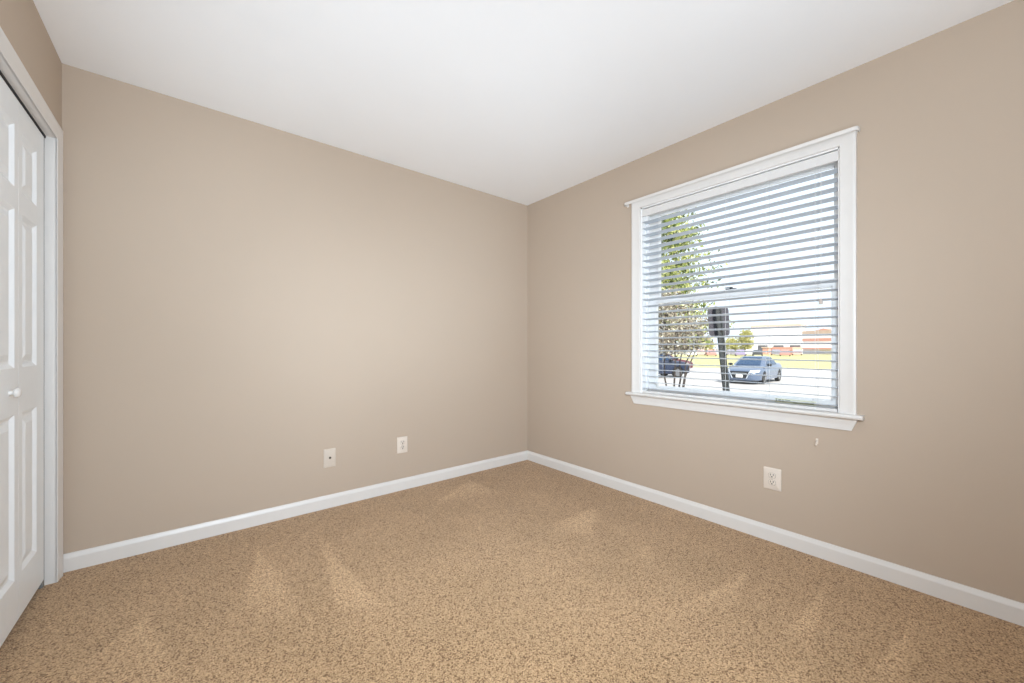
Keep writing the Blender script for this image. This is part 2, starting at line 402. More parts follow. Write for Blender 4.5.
# apron, narrower towards the bottom at both ends
AP = [(0.0, ST - 0.022), (-0.017, ST - 0.022), (-0.017, ST - 0.035), (-0.013, ST - 0.055), (-0.011, ST - 0.082), (0.0, ST - 0.082)]
def ap_end(y, s): return [(x, y - s * (ST - 0.022 - z) * 0.42, z) for x, z in AP]
wpart('apron', MB().rings([ap_end(WY1 + 0.076, 1), ap_end(WY0 - 0.072, -1)]))
mb = MB()
JD = T + 0.015
mb.box((0.0, WY1, ST), (JD, WY1 + 0.0005, WZ1)); 
mb.box((0.0005, WY1 - 0.012, ST), (JD, WY1, WZ1)) ; mb.box((0.0005, WY0, ST), (JD, WY0 + 0.006, WZ1)); mb.box((0.0005, WY0, WZ1 - 0.008), (JD, WY1, WZ1))
mb.box((0.045, WY1 - 0.030, ST), (0.062, WY1 - 0.012, WZ1)); mb.box((0.045, WY0 + 0.006, ST), (0.062, WY0 + 0.018, WZ1))   # stops
mb.box((0.062, WY0, WZ0 - 0.02), (JD + 0.03, WY1, ST + 0.010))
wpart('window_frame', mb, M['vinyl'])
def sash(name, xa, xb, y0, y1, z0, z1, gy0, gy1, gz0, gz1):
    mb = MB()
    mb.box((xa, y0, z0), (xb, gy0, z1)); mb.box((xa, gy1, z0), (xb, y1, z1))
    mb.box((xa, gy0, z0), (xb, gy1, gz0)); mb.box((xa, gy0, gz1), (xb, gy1, z1))
    # glazing bead
    for s_, (a, b) in enumerate((((gy0, gz0), (gy0 + 0.006, gz1)), ((gy1 - 0.006, gz0), (gy1, gz1)), ((gy0, gz0), (gy1, gz0 + 0.006)), ((gy0, gz1 - 0.006), (gy1, gz1)))):
        mb.box((xa + 0.008, a[0], a[1]), (xb - 0.008, b[0], b[1]))
    o = wpart(name, mb, M['vinyl'])
    g = MB(); xm = (xa + xb) / 2
    g.box((xm - 0.002, gy0, gz0), (xm + 0.002, gy1, gz1))
    wpart('pane', g, M['glass'], o)
    return o
us = sash('upper_sash', 0.098, 0.128, WY0 + 0.006, WY1 - 0.012, 1.392, WZ1 - 0.008, -2.306, -1.313, 1.43, 2.026)
ls = sash('lower_sash', 0.063, 0.093, WY0 + 0.006, WY1 - 0.012, ST + 0.008, 1.434, -2.302, -1.309, 0.800, 1.396)
lk = MB(); lk.box((0.068, -1.835, 1.4342), (0.090, -1.775, 1.440), 0.002); lk.lathe([(0.0, 0), (0.010, 0), (0.010, 0.008), (0.0, 0.009)], (0.079, -1.805, 1.440)); lk.box((0.066, -1.812, 1.4435), (0.079, -1.772, 1.449), 0.002)
wpart('sash_lock', lk, M['black'], label='black sash lock')
sk = MB(); sk.mi = 0; sk.box((0.0617, -2.235, 0.768), (0.0630, -2.045, 0.790))
sk.mi = 1
for ya, yb, z0, z1 in ((-2.056, -2.050, 0.774, 0.788), (-2.075, -2.062, 0.775, 0.786), (-2.090, -2.079, 0.776, 0.785), (-2.118, -2.094, 0.778, 0.785), (-2.225, -2.13, 0.772, 0.7745)):
    sk.box((0.0612, ya, z0), (0.0618, yb, z1))
wpart('sticker', sk, [M['sticker'], M['sticker_mark']], parent=ls, label='small cream sticker with green marks')

# ------------------------------------------------------------------ blind
bl = tag(empty('window_blind', (0.02, (WY0 + WY1) / 2, ST)), 'white horizontal slat window blind lowered over the window, slats open', 'blind')
BO = Vector(bl.location)
def bpart(name, mb, m, smooth=False, parent=bl, label=None):
    o = tag(mb.build(name, m, parent, smooth), label); o.location = -BO if parent is bl else (0, 0, 0); return o
yL, yR = WY1 - 0.016, WY0 + 0.009
mb = MB(); mb.box((-0.004, yR - 0.006, 2.011), (0.005, yL + 0.002, 2.061), 0.0015)
mb.box((0.008, yR, 2.024), (0.045, yL, 2.058))
bpart('valance', mb, M['blind'])
zs = [0.8291 + 0.0448 * k for k in range(11)] + [1.2771 + 0.0461 * k for k in range(1, 16)]
tilt = math.radians(7)
for k, z in enumerate(zs):
    n = 6; top = []; bot = []
    for i in range(n + 1):
        u = -0.025 + 0.05 * i / n; cr = 0.0012 * (1 - (u / 0.025) ** 2)
        x = 0.020 + u * math.cos(tilt); zz = z - u * math.sin(tilt) + cr
        top.append((x, zz + 0.0014)); bot.append((x, zz - 0.0014))
    out = top + bot[::-1]
    sl = MB().rings([[(x, y, zz) for x, zz in out] for y in (yR, yL)])
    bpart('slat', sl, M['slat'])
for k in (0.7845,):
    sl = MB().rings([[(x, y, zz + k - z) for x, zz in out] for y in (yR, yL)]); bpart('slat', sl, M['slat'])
bpart('bottom_rail', MB().box((-0.005, yR, ST + 0.0005), (0.045, yL, ST + 0.017), 0.003), M['blind'])
LAD = (-1.372, -1.590, -1.808, -2.023, -2.246)
for y in LAD:
    mb = MB()
    for x in (-0.007, 0.047): mb.tube([(x, y, ST + 0.010), (x, y, 2.03)], 0.0009, 6)
    for z in zs: mb.tube([(-0.007, y, z - 0.0012), (0.047, y, z - 0.0055)], 0.0006, 5)
    bpart('ladder_cord', mb, M['cord'])
    mb = MB().lathe([(0.0, 0), (0.005, 0), (0.005, 0.004), (0.0, 0.005)], (-0.0045, y, ST + 0.010), 'x', 12)
    for v in mb.bm.verts: v.co.x = -0.005 - (v.co.x + 0.0045)
    bpart('cord_plug', mb, M['cord'])
pc = bpart('pull_cord', MB().tube([(-0.016, -2.272, 2.0), (-0.016, -2.2725, 1.6), (-0.016, -2.272, 1.325)], 0.0011, 6), M['cord'])
tas = MB().lathe([(0.0, 0), (0.008, 0.001), (0.0085, 0.010), (0.006, 0.024), (0.003, 0.030), (0.0, 0.031)], (-0.016, -2.272, 1.297), 'z', 16)
o = tas.build('tassel', M['tassel'], pc, smooth=True); tag(o, 'beige cord tassel')

# ------------------------------------------------------------------ curtain rod along the top of the casing
ry0, ry1 = -2.417, -1.113
rod = tag(empty('curtain_rod', (-0.03, (ry0 + ry1) / 2, 2.129)), 'slim white curtain rod mounted along the top of the window casing', 'curtain rod')
RO = Vector(rod.location)
path = []
for t in range(7):
    a = math.pi / 2 * t / 6; path.append((-0.034 + 0.014 * (1 - math.sin(a)) , ry1 - 0.014 * (1 - math.cos(a))))
full = [(-0.002, ry1)] + path + [(x, ry0 + ry1 - y) for x, y in path[::-1]] + [(-0.002, ry0)]
prof = [(0.0, 0.0095), (0.002, 0.0105), (0.004, 0.0085), (0.0045, 0.004), (0.0045, -0.004), (0.004, -0.0085), (0.002, -0.0105), (0.0, -0.0095)]
rings = []
for i, (x, y) in enumerate(full):
    a = Vector(full[max(i-1, 0)]); b = Vector(full[min(i+1, len(full)-1)]); d = (b - a).normalized(); nrm = Vector((d.y, -d.x))
    if i < len(full) / 2: pass
    nn = Vector((d.y, -d.x))
    rings.append([(x + nn.x * h, y + nn.y * h, 2.129 + z) for h, z in prof])
o = MB().rings(rings).build('rod', M['trim'], rod, smooth=True, loc=-RO)
for y in (ry0 + 0.0, ry1 - 0.0):
    s = 1 if y > -1.8 else -1
    mb = MB(); mb.box((-0.0035, y - s * 0.012 - 0.006, 2.112), (-0.0003, y - s * 0.012 + 0.010, 2.146), 0.001)
    mb.box((-0.022, y - s * 0.006 - 0.002, 2.121), (-0.0003, y - s * 0.006 + 0.002, 2.137), 0.0008)
    mb.lathe([(0.0, 0), (0.004, 0.0005), (0.004, 0.003), (0.0, 0.0035)], (-0.006, y - s * 0.010, 2.115), 'x', 12)
    mb.build('bracket', M['screw'] if False else M['trim'], rod, loc=-RO)

# ------------------------------------------------------------------ wall plates and hook
def plate_shape(w, h, th=0.0055):
    """in local coordinates: x across, z up, front at -y"""
    mb = MB(); rings = []
    def rr(w_, h_, r_, d):
        pts = []
        for cx, cz, a0 in ((1, 1, 0), (-1, 1, 90), (-1, -1, 180), (1, -1, 270)):
            for k in range(5):
                a = math.radians(a0 + 22.5 * k)
                pts.append((cx * (w_/2 - r_) + r_ * math.cos(a), -d, cz * (h_/2 - r_) + r_ * math.sin(a)))
        return pts
    mb.rings([rr(w, h, 0.004, 0), rr(w, h, 0.004, th * 0.35), rr(w - 0.004, h - 0.004, 0.004, th * 0.75), rr(w - 0.010, h - 0.010, 0.004, th)])
    return mb
def outlet(loc, rz, w, h, label):
    t = tag(empty('wall_outlet', loc, rz), label, 'outlet', 'wall outlets')
    plate_shape(w, h).build('cover_plate', M['plate'], t, smooth=True)
    for sgn in (1, -1):
        zc = sgn * 0.0195
        pts = []
        for k in range(32):
            a = 2 * math.pi * k / 32; x = 0.0172 * math.cos(a); z = max(-0.0135, min(0.0135, 0.0172 * math.sin(a)))
            pts.append((x, z + zc))
        rc = MB().rings([[(x, -0.004, z) for x, z in pts], [(x, -0.0066, z) for x, z in pts], [(x * 0.95, -0.0072, zc + (z - zc) * 0.95) for x, z in pts]])
        r = rc.build('receptacle', M['plate'], t, smooth=True)
        sl = MB(); sl.box((-0.0080, -0.0076, zc - 0.001), (-0.0048, -0.0069, zc + 0.0095)); sl.box((0.0048, -0.0076, zc + 0.000), (0.0080, -0.0069, zc + 0.0095))
        sl.lathe([(0.0, -0.0076), (0.0036, -0.0076), (0.0036, -0.0069), (0.0, -0.0069)], (0, 0, zc - 0.0065), 'y', 12)
        sl.build('slots', M['slot'], r)
        # shadow line round the receptacle: its shade put in as a dark-coloured rim
        gr = MB().rings([[(x * 1.06, -0.0051, zc + (z - zc) * 1.07) for x, z in pts], [(x * 1.06, -0.00575, zc + (z - zc) * 1.07) for x, z in pts]])
        gr.build('shadow_rim', M['shadow_rim'], r)
    MB().lathe([(0.0, -0.0072), (0.0028, -0.0070), (0.0032, -0.0055), (0.0, -0.005)], (0, 0, 0), 'y', 12).build('screw', M['screw'], t)
    return t
outlet((0, -2.0516, 0.3467), -math.pi / 2, 0.086, 0.121, 'almond duplex outlet on the window wall, below the window')
outlet((-1.2648, 0, 0.339), 0, 0.082, 0.122, 'almond duplex outlet on the back wall, nearest the corner')
t = tag(empty('cable_jack', (-1.778, 0, 0.332), 0), 'beige wall plate with a single dark coaxial jack on the back wall', 'wall plate')
plate_shape(0.076, 0.124).build('cover_plate', M['plate2'], t, smooth=True)
mb = MB().lathe([(0.0, -0.014), (0.0028, -0.014), (0.0028, -0.0145), (0.0045, -0.0145), (0.0048, -0.008), (0.0075, -0.008), (0.0075, -0.005), (0.0, -0.005)], (0, 0, 0.002), 'y', 16)
mb.build('jack', M['brass'], t, smooth=True)
for z in (0.042, -0.042):
    MB().lathe([(0.0, -0.0068), (0.0026, -0.0066), (0.003, -0.0054), (0.0, -0.005)], (0, 0, z), 'y', 12).build('screw', M['plate2'], t)
hk = tag(empty('wall_hook', (0, -2.2526, 0.592)), 'tiny white cord hook on the wall just under the window apron', 'hook')
mb = MB(); mb.box((-0.0025, -0.005, -0.012), (0, 0.005, 0.016), 0.001)
mb.tube([(-0.001, 0, 0.006), (-0.012, 0, 0.002), (-0.018, 0, -0.006), (-0.020, 0, -0.012)], 0.0032, 10)
mb.lathe([(0.0, -0.006), (0.004, -0.005), (0.0058, 0.0), (0.004, 0.005), (0.0, 0.006)], (-0.020, 0, -0.013), 'z', 14)
mb.build('hook', M['plate'], hk, smooth=True)

# ------------------------------------------------------------------ outside: ground
def fan(px0, px1, d0, d1):
    a = [cpt(px0, 347, d0), cpt(px1, 347, d0), cpt(px1, 347, d1), cpt(px0, 347, d1)]
    return [(p.x, p.y) for p in a]
mb = MB(); mb.prism([(0.25, -120), (400, -260), (400, 400), (0.25, 160)], 'z', GZ - 0.3, GZ)
struct('road', mb, M['road'])
# lawn across the street: a long strip facing the window
p0 = cpt(560, 347, 41); p1 = cpt(1000, 347, 33); p2 = cpt(1000, 347, 105); p3 = cpt(560, 347, 100)
mb = MB(); mb.prism([(p.x, p.y) for p in (p0, p1, p2, p3)], 'z', GZ - 0.05, GZ + 0.06)
struct('lawn', mb, M['lawn'])

# ------------------------------------------------------------------ cars
def wheel_parts(root, x, y, r, side, rim='rim'):
    tw = 0.20
    mb = MB().lathe([(0.60 * r, -tw/2), (0.92 * r, -tw/2), (r, -tw/2 + 0.03), (r, tw/2 - 0.03), (0.92 * r, tw/2), (0.60 * r, tw/2)], (x, y, r), 'y', 28)
    o = mb.build('wheel', M['tire'], root, smooth=True)
    rm = MB(); yo = y + side * (tw / 2 - 0.012)
    rm.lathe([(0.0, -0.008), (0.12 * r, -0.01), (0.12 * r, 0.008), (0.0, 0.01)], (x, yo, r), 'y', 16)
    for k in range(8):
        a = 2 * math.pi * k / 8; b = a + 0.16; c = a - 0.16
        def q(rr, an, yy): return (x + rr * math.cos(an) * r, yy, r + rr * math.sin(an) * r)
        rm.rings([[q(0.1, c, yo - 0.01), q(0.1, b, yo - 0.01), q(0.1, b, yo + 0.01), q(0.1, c, yo + 0.01)],
                  [q(0.62, c * 0.35 + a * 0.65, yo - 0.01), q(0.62, b * 0.35 + a * 0.65, yo - 0.01), q(0.62, b * 0.35 + a * 0.65, yo + 0.01), q(0.62, c * 0.35 + a * 0.65, yo + 0.01)]])
    rm.lathe([(0.58 * r, -0.02), (0.67 * r, -0.02), (0.67 * r, 0.012), (0.58 * r, 0.012)], (x, yo, r), 'y', 28)
    rm.build('rim', M[rim], o)

def car(name, loc, rotz, paint, st, cabin, wx, wr, label, group=None, tail=False):
    """st: stations (x, z_bottom, z_mid, z_top, half width at mid, half width at top); cabin dict"""
    t = tag(empty(name, loc, rotz), label, 'car', group)
    rings = []
    for x, zb, zm, zt, wm, wt in st:
        half = [(0.0, zb), (wm * 0.80, zb), (wm * 0.97, zb + 0.05), (wm, zm), (wm * 0.985, zm + (zt - zm) * 0.6), (wt, zt - 0.01), (wt * 0.6, zt + 0.018), (0.0, zt + 0.025)]
        rings.append([(x, y, z) for y, z in half] + [(x, -y, z) for y, z in half[-2:0:-1]])
    body = MB().rings(rings).build('body', paint, t, smooth=True)
    # wheel arches cut out
    cut = MB()
    for x in wx:
        for s in (1, -1):
            cut.lathe([(0.0, -0.19), (wr * 1.13, -0.19), (wr * 1.13, 0.19), (0.0, 0.19)], (x, s * (cabin['w'] - 0.08), wr + 0.01), 'y', 28)
    co = cut.build('cutter', M['tire'])
    bo = body.modifiers.new('arch', 'BOOLEAN'); bo.operation = 'DIFFERENCE'; bo.object = co; bo.solver = 'EXACT'
    co.parent = t
    bpy.context.view_layer.update()
    ev = body.evaluated_get(bpy.context.evaluated_depsgraph_get())
    me = bpy.data.meshes.new_from_object(ev); body.modifiers.clear(); body.data = me
    bpy.data.objects.remove(co)
    # inner wells so the arches stay dark
    inn = MB(); inn.box((wx[0] - wr * 1.2, -cabin['w'] + 0.30, 0.22), (wx[0] + wr * 1.2, cabin['w'] - 0.30, wr * 1.6)); inn.box((wx[1] - wr * 1.2, -cabin['w'] + 0.30, 0.22), (wx[1] + wr * 1.2, cabin['w'] - 0.30, wr * 1.6))
    inn.box((wx[1], -0.3, 0.24), (wx[0], 0.3, 0.34)); inn.build('underbody', M['tire'], t)
    # cabin: base and roof outlines
    c = cabin
    base = [(c['x0'], 0.62), (c['x0'] - 0.28, c['w'] - 0.10), (c['x3'] + 0.35, c['w'] - 0.12), (c['x3'], 0.58)]
    roof = [(c['x1'], 0.46), (c['x1'] - 0.18, c['rw']), (c['x2'] + 0.2, c['rw'] - 0.02), (c['x2'], 0.44)]
    zb = c['zb']; zr = c['zr']
    def loop(o, z): return [(x, y, z) for x, y in o] + [(x, -y, z) for x, y in o[::-1]]
    mid = [((a[0] + b[0]) / 2 , (a[1] + b[1]) / 2 + 0.035) for a, b in zip(base, roof)]
    top2 = [((x - (c['x1'] + c['x2']) / 2) * 0.75 + (c['x1'] + c['x2']) / 2, y * 0.72) for x, y in roof]
    mb = MB().rings([loop(base, zb - 0.10), loop(base, zb), loop(mid, (zb + zr) / 2), loop(roof, zr - 0.03), loop(top2, zr)])
    mb.build('cabin', paint, t, smooth=True)
    def patch(nm, qa, grow=0.012):
        """glass pane over the quad qa (4 points), pushed out along its normal, with thickness"""
        pts = [Vector(p) for p in qa]; n = (pts[1] - pts[0]).cross(pts[3] - pts[0]).normalized()
        cen = sum(pts, Vector()) / len(pts)
        if n.dot(cen - Vector(((c['x1'] + c['x2']) / 2, 0, (zb + zr) / 2 - 0.2))) < 0: n = -n
        g = MB().rings([[p - n * 0.01 for p in pts], [p + n * grow for p in pts]])
        g.build(nm, M['carglass'], t)
    def lerp(a, b, u): return tuple(a[i] + (b[i] - a[i]) * u for i in range(3))
    B = loop(base, zb); R = loop(roof, zr - 0.03); Mi = loop(mid, (zb + zr) / 2)
    def quad(i, j, u0, u1, v0, v1):
        P = lambda u, v: lerp(lerp(B[i], B[j], u), lerp(R[i], R[j], u), v)
        q = [P(u0, v0), P(u1, v0), P(u1, v1), P(u0, v1)]
        return q
    # windshield spans points 0 and 7, wrapping to the sides a little
    patch('windshield', [lerp(B[0], R[0], 0.06), lerp(B[7], R[7], 0.06), lerp(B[7], R[7], 0.93), lerp(B[0], R[0], 0.93)], 0.02)
    patch('rear_window', [lerp(B[3], R[3], 0.10), lerp(B[4], R[4], 0.10), lerp(B[4], R[4], 0.90), lerp(B[3], R[3], 0.90)], 0.02)
    for (i, j) in ((1, 2), (6, 5)):
        for u0, u1, s0 in ((0.03, 0.47, 0), (0.51, 0.92, 0)):
            patch('side_window', quad(i, j, u0, u1, 0.08, 0.88), 0.045)
    for s in (1, -1):
        MB().box((c['x0'] - 0.42, s * (c['w'] - 0.02), zb - 0.02), (c['x0'] - 0.20, s * (c['w'] + 0.17), zb + 0.12), 0.04).build('door_mirror', M['grille'], t)
    for x in wx:
        for s in (1, -1): wheel_parts(t, x, s * (c['w'] - 0.10), wr, s, 'rim_bright' if paint == M['silver'] else 'rim')
    return t

def car_front(t, fx, w, zl, zg):
    """headlights, grille and plate at the front"""
    for s in (1, -1):
        hl = MB().rings([[(fx - 0.02, s * (w - 0.36), zl - 0.05), (fx - 0.24, s * (w - 0.06), zl - 0.02), (fx - 0.42, s * (w - 0.055), zl + 0.10), (fx - 0.10, s * (w - 0.34), zl + 0.075)],
                         [(fx + 0.045, s * (w - 0.36), zl - 0.05), (fx - 0.16, s * (w + 0.008), zl - 0.02), (fx - 0.38, s * (w + 0.012), zl + 0.10), (fx + 0.02, s * (w - 0.34), zl + 0.085)]])
        hl.build('headlight', M['lamp'], t)
    g = MB().rings([[(fx - 0.06, -0.56, zg + 0.20), (fx - 0.06, 0.56, zg + 0.20), (fx - 0.06, 0.36, zg - 0.16), (fx - 0.06, -0.36, zg - 0.16)],
                    [(fx + 0.03, -0.52, zg + 0.20), (fx + 0.03, 0.52, zg + 0.20), (fx + 0.045, 0.34, zg - 0.16), (fx + 0.045, -0.34, zg - 0.16)]])
    g = g.build('grille', M['grille'], t)
    tr = MB()
    for s in (1, -1):
        tr.rings([[(fx + 0.02, s * 0.54, zg + 0.22), (fx + 0.055, s * 0.54, zg + 0.22), (fx + 0.055, s * 0.48, zg + 0.22), (fx + 0.02, s * 0.48, zg + 0.22)],
                  [(fx + 0.03, s * 0.37, zg - 0.18), (fx + 0.07, s * 0.37, zg - 0.18), (fx + 0.07, s * 0.31, zg - 0.18), (fx + 0.03, s * 0.31, zg - 0.18)]])
    tr.box((fx + 0.02, -0.36, zg + 0.085), (fx + 0.055, 0.36, zg + 0.115))
    tr.build('grille_trim', M['chrome'], g)
    MB().box((fx + 0.05, -0.17, zg - 0.13), (fx + 0.075, 0.17, zg + 0.06), 0.008).build('license_plate', M['platew'], t)

SEDAN = [(2.38, 0.30, 0.45, 0.62, 0.50, 0.42), (2.33, 0.22, 0.45, 0.70, 0.68, 0.56), (2.15, 0.18, 0.50, 0.78, 0.83, 0.68), (1.80, 0.18, 0.55, 0.86, 0.90, 0.74), (1.35, 0.18, 0.58, 0.93, 0.91, 0.78),
         (0.90, 0.18, 0.60, 0.985, 0.91, 0.82), (0.2, 0.18, 0.60, 0.99, 0.91, 0.83), (-0.7, 0.18, 0.60, 1.00, 0.91, 0.83), (-1.35, 0.18, 0.62, 1.03, 0.91, 0.80), (-1.85, 0.20, 0.62, 1.06, 0.89, 0.76), (-2.2, 0.24, 0.62, 1.05, 0.84, 0.70), (-2.36, 0.32, 0.62, 0.96, 0.76, 0.62)]
SCAB = dict(x0=1.12, x1=0.20, x2=-0.95, x3=-1.72, w=0.91, rw=0.60, zb=0.97, zr=1.47)
SUVST = [(2.32, 0.34, 0.55, 0.80, 0.60, 0.52), (2.26, 0.28, 0.58, 0.90, 0.78, 0.66), (2.05, 0.25, 0.62, 1.02, 0.89, 0.76), (1.5, 0.25, 0.66, 1.08, 0.94, 0.82), (1.0, 0.25, 0.68, 1.12, 0.94, 0.86), (0.0, 0.25, 0.68, 1.13, 0.94, 0.87), (-1.2, 0.25, 0.68, 1.14, 0.94, 0.87), (-2.0, 0.27, 0.70, 1.15, 0.92, 0.84), (-2.28, 0.34, 0.70, 1.10, 0.86, 0.80)]
SUVC = dict(x0=1.20, x1=0.55, x2=-1.80, x3=-2.22, w=0.94, rw=0.70, zb=1.11, zr=1.74)

def heading(la, da):        # direction in (right, depth) terms of the camera -> rotation of local +x
    f = Vector((math.cos(YAW), math.sin(YAW))); r = Vector((math.sin(YAW), -math.cos(YAW)))
    d = r * la + f * da; return math.atan2(d.y, d.x)
def gpt(px, depth):
    p = cpt(px, 347, depth); return (p.x, p.y, GZ)
# blue-grey sedan parked facing the left of the window
def gl(lat, dep):
    f = Vector((math.cos(YAW), math.sin(YAW))); r = Vector((math.sin(YAW), -math.cos(YAW)))
    p = Vector((CAM.x, CAM.y)) + r * lat + f * dep; return (p.x, p.y, GZ)
cs = car('parked_sedan', gl(14.0, 22.6), heading(-0.746, -0.667), M['silver'], SEDAN, SCAB, (1.38, -1.38), 0.325, 'blue-grey sedan parked in the street, front seen through the lower right sash')
car_front(cs, 2.36, 0.86, 0.68, 0.50)
sv = car('parked_suv', gl((684 - 512) / FPX * 26 - 2.2, 26.0), heading(1.0, 0.12), M['navy'], SUVST, SUVC, (1.38, -1.38), 0.35, 'dark navy sport utility vehicle half hidden behind the twiggy shrub')
car_front(sv, 2.30, 0.9, 0.88, 0.68)
mr = car('parked_sedan', gl((680 - 512) / FPX * 34 - 1.5, 34.0), heading(1.0, 0.0), M['maroon'], SEDAN, SCAB, (1.38, -1.38), 0.325, 'dark maroon sedan behind the navy vehicle, left edge of the window')

def far_car(px, depth, col, label, la=1.0):
    """a distant car, one mesh: body, cabin glass and wheels"""
    mb = MB(); mb.mi = 0
    prof = [(2.2, 0.3), (2.2, 0.65), (1.9, 0.82), (1.0, 0.95), (0.25, 1.43), (-0.95, 1.45), (-1.65, 1.02), (-2.15, 0.98), (-2.2, 0.35)]
    rings = []
    for y, k in ((-0.9, 0.94), (-0.78, 1.0), (0.78, 1.0), (0.9, 0.94)):
        rings.append([(x * (1 if k == 1 else 0.985), y * (0.80 if z > 1.2 else 1.0), z if k == 1 else 0.3 + (z - 0.3) * 0.93) for x, z in prof])
    mb.rings(rings); mb.mi = 1
    for s in (1, -1): mb.rings([[(0.85, s * 0.86, 0.96), (-1.4, s * 0.86, 0.98), (-0.85, s * 0.72, 1.34), (0.15, s * 0.72, 1.34)], [(0.85, s * 0.915, 0.96), (-1.4, s * 0.915, 0.98), (-0.85, s * 0.77, 1.34), (0.15, s * 0.77, 1.34)]])
    mb.mi = 2
    for x in (1.35, -1.35):
        for s in (1, -1): mb.lathe([(0.0, -0.1), (0.32, -0.1), (0.32, 0.1), (0.0, 0.1)], (x, s * 0.84, 0.32), 'y', 16)
    o = mb.build('distant_car', [col, M['carglass'], M['tire']])
    o.location = gpt(px, depth); o.rotation_euler = (0, 0, heading((px - 512) / FPX * la, la))
    return tag(o, label, 'car', 'distant parked cars')
Fc = {k: mat('far_paint_' + k, v, rough=0.35, coat=0.3) for k, v in {'red': (0.44, 0.20, 0.18), 'rose': (0.55, 0.34, 0.31), 'white': (0.62, 0.62, 0.62), 'grey': (0.22, 0.21, 0.25), 'black': (0.05, 0.05, 0.055), 'violet': (0.24, 0.20, 0.32)}.items()}
GZL = GZ
far_car(692, 84, Fc['white'], 'white distant car left of the sign post, leftmost of the far row')
far_car(701, 93, Fc['rose'], 'rose-coloured distant car, second from the left in the far row')
far_car(711.5, 84, Fc['red'], 'red distant car just left of the sign post', -1)
far_car(731, 93, Fc['grey'], 'grey distant car just right of the sign post')
far_car(740.5, 84, Fc['violet'], 'violet-grey distant car above the hood of the blue sedan', -1)
far_car(749.5, 93, Fc['white'], 'white distant car above the roof of the blue sedan')
far_car(757.5, 84, Fc['black'], 'black distant car just left of the brick kiosk')
far_car(776, 93, Fc['grey'], 'grey distant car parked in front of the brick canopy')
far_car(785, 84, Fc['red'], 'red distant car parked in front of the brick canopy', -1)
far_car(797, 93, Fc['rose'], 'rose-coloured distant car right of the brick canopy')

# ------------------------------------------------------------------ far buildings (facing the window)
def facade(name, pxa, da, pxb, db, depth, label, cat='building'):
    """Empty at the left end, local x along the facade, local y away from the window; returns root and length"""
    a = Vector(gpt(pxa, da)); b = Vector(gpt(pxb, db)); d = b - a
    o = tag(empty(name, a, math.atan2(d.y, d.x)), label, cat); return o, d.length
def zat(py, d): return (347 - py) / FPX * d + CAM.z - GZ
r, L = facade('store_building', 751, 131, 801, 121, 8, 'pale flat-roofed store building with a tan coping, far behind the sedan')
hh = zat(324.6, 126)
MB().box((0.15, 0.15, 0), (L - 0.15, 8, hh - 1.0)).build('wall', M['store'], r)
MB().box((0, 0, hh - 1.0), (L, 8.1, hh)).build('coping', M['band'], r)
for k in range(3):
    MB().box((2 + k * 4.4, 0.05, 0.3), (4.8 + k * 4.4, 0.3, 2.6)).build('window', M['storeglass'], r)
r, L = facade('brick_building', 802, 108, 845, 98, 8, 'pale building with two red brick bands, far right behind the lawn')
h1 = zat(330.5, 104); h2 = zat(338.2, 104); h3 = zat(341, 104)
MB().box((0.1, 0.1, 0), (L, 8, h1)).build('wall', M['store'], r)
MB().box((0, 0, h3), (L, 0.3, h2)).build('brick_band', M['brick'], r)
MB().box((0, 0, h1 - 0.9), (L, 0.3, h1)).build('brick_band', M['band'], r)
mb = MB(); mb.prism([(3.4, h1), (7.4, h1), (5.4, h1 + 0.5)], 'y', 0.0, 6.0); mb.build('gable', M['brick'], r)
MB().box((0.0, -1.2, zat(349.2, 106)), (L, 0.1, zat(347.8, 106))).build('awning', M['brick'], r)
r, L = facade('brick_canopy', 770, 102, 792.5, 97, 6, 'low red brick canopy on pillars in front of the pale store')
za, zb_ = zat(350.6, 100), zat(347, 100)
MB().box((0, 0, za), (L, 4, zb_)).build('canopy', M['brick'], r)
for x in (0.0, 4.0, L - 0.7): MB().box((x, 0.2, 0), (x + 0.7, 0.9, za)).build('pillar', M['brick'], r)
r, L = facade('brick_kiosk', 762.5, 101, 768, 100, 6, 'small red brick kiosk left of the brick canopy')
MB().box((0, 0, 0), (L, 2, zat(348, 100))).build('wall', M['brick'], r); MB().box((-0.2, -0.2, zat(348, 100)), (L + 0.2, 2.2, zat(347, 100))).build('roof', M['band'], r)

# ------------------------------------------------------------------ sign
sp0 = cpt(721, 347, 6.4)
lean = math.atan(0.103)
sg = tag(empty('street_sign', (sp0.x, sp0.y, GZ)), 'grey metal sign seen from behind on a leaning dark post', 'sign')
fv = Vector((math.cos(YAW), math.sin(YAW), 0)); rv = Vector((math.sin(YAW), -math.cos(YAW), 0))
def sp(px, py, dd=0.0): return cpt(px, py, 6.4 + dd) - Vector((sp0.x, sp0.y, GZ))
hd = heading(1.0, 0.0)
up = Vector((0, 0, 1))
lv = (sp(717.4, 308) - sp(726, 391)).normalized()
foot = sp(726, 391) - lv * ((sp(726, 391).z + 0.0) / lv.z); top = sp(717.3, 306.5)
def bar(a, b, hw, hd_, u, v):
    return [[p + u * sx * hw + v * sy * hd_ for sx, sy in ((-1, -1), (1, -1), (1, 1), (-1, 1))] for p in (a, b)]
mb = MB()
mb.rings(bar(foot - lv * 0.1, top, 0.043, 0.02, rv, fv))
mb.rings(bar(foot - lv * 0.1 - rv * 0.036 - fv * 0.02, top - rv * 0.036 - fv * 0.02, 0.012, 0.014, rv, fv)); mb.rings(bar(foot - lv * 0.1 + rv * 0.036 - fv * 0.02, top + rv * 0.036 - fv * 0.02, 0.012, 0.014, rv, fv))
mb.build('post', M['post'], sg)
pr = rv
tl = sp(707.4, 308.2, 0.06); tr_ = sp(728.3, 307.0, 0.06); bl_ = sp(709.3, 336.3, 0.06); br = sp(730.3, 335.4, 0.06)
pts = []
ctr = (tl + tr_ + bl_ + br) / 4
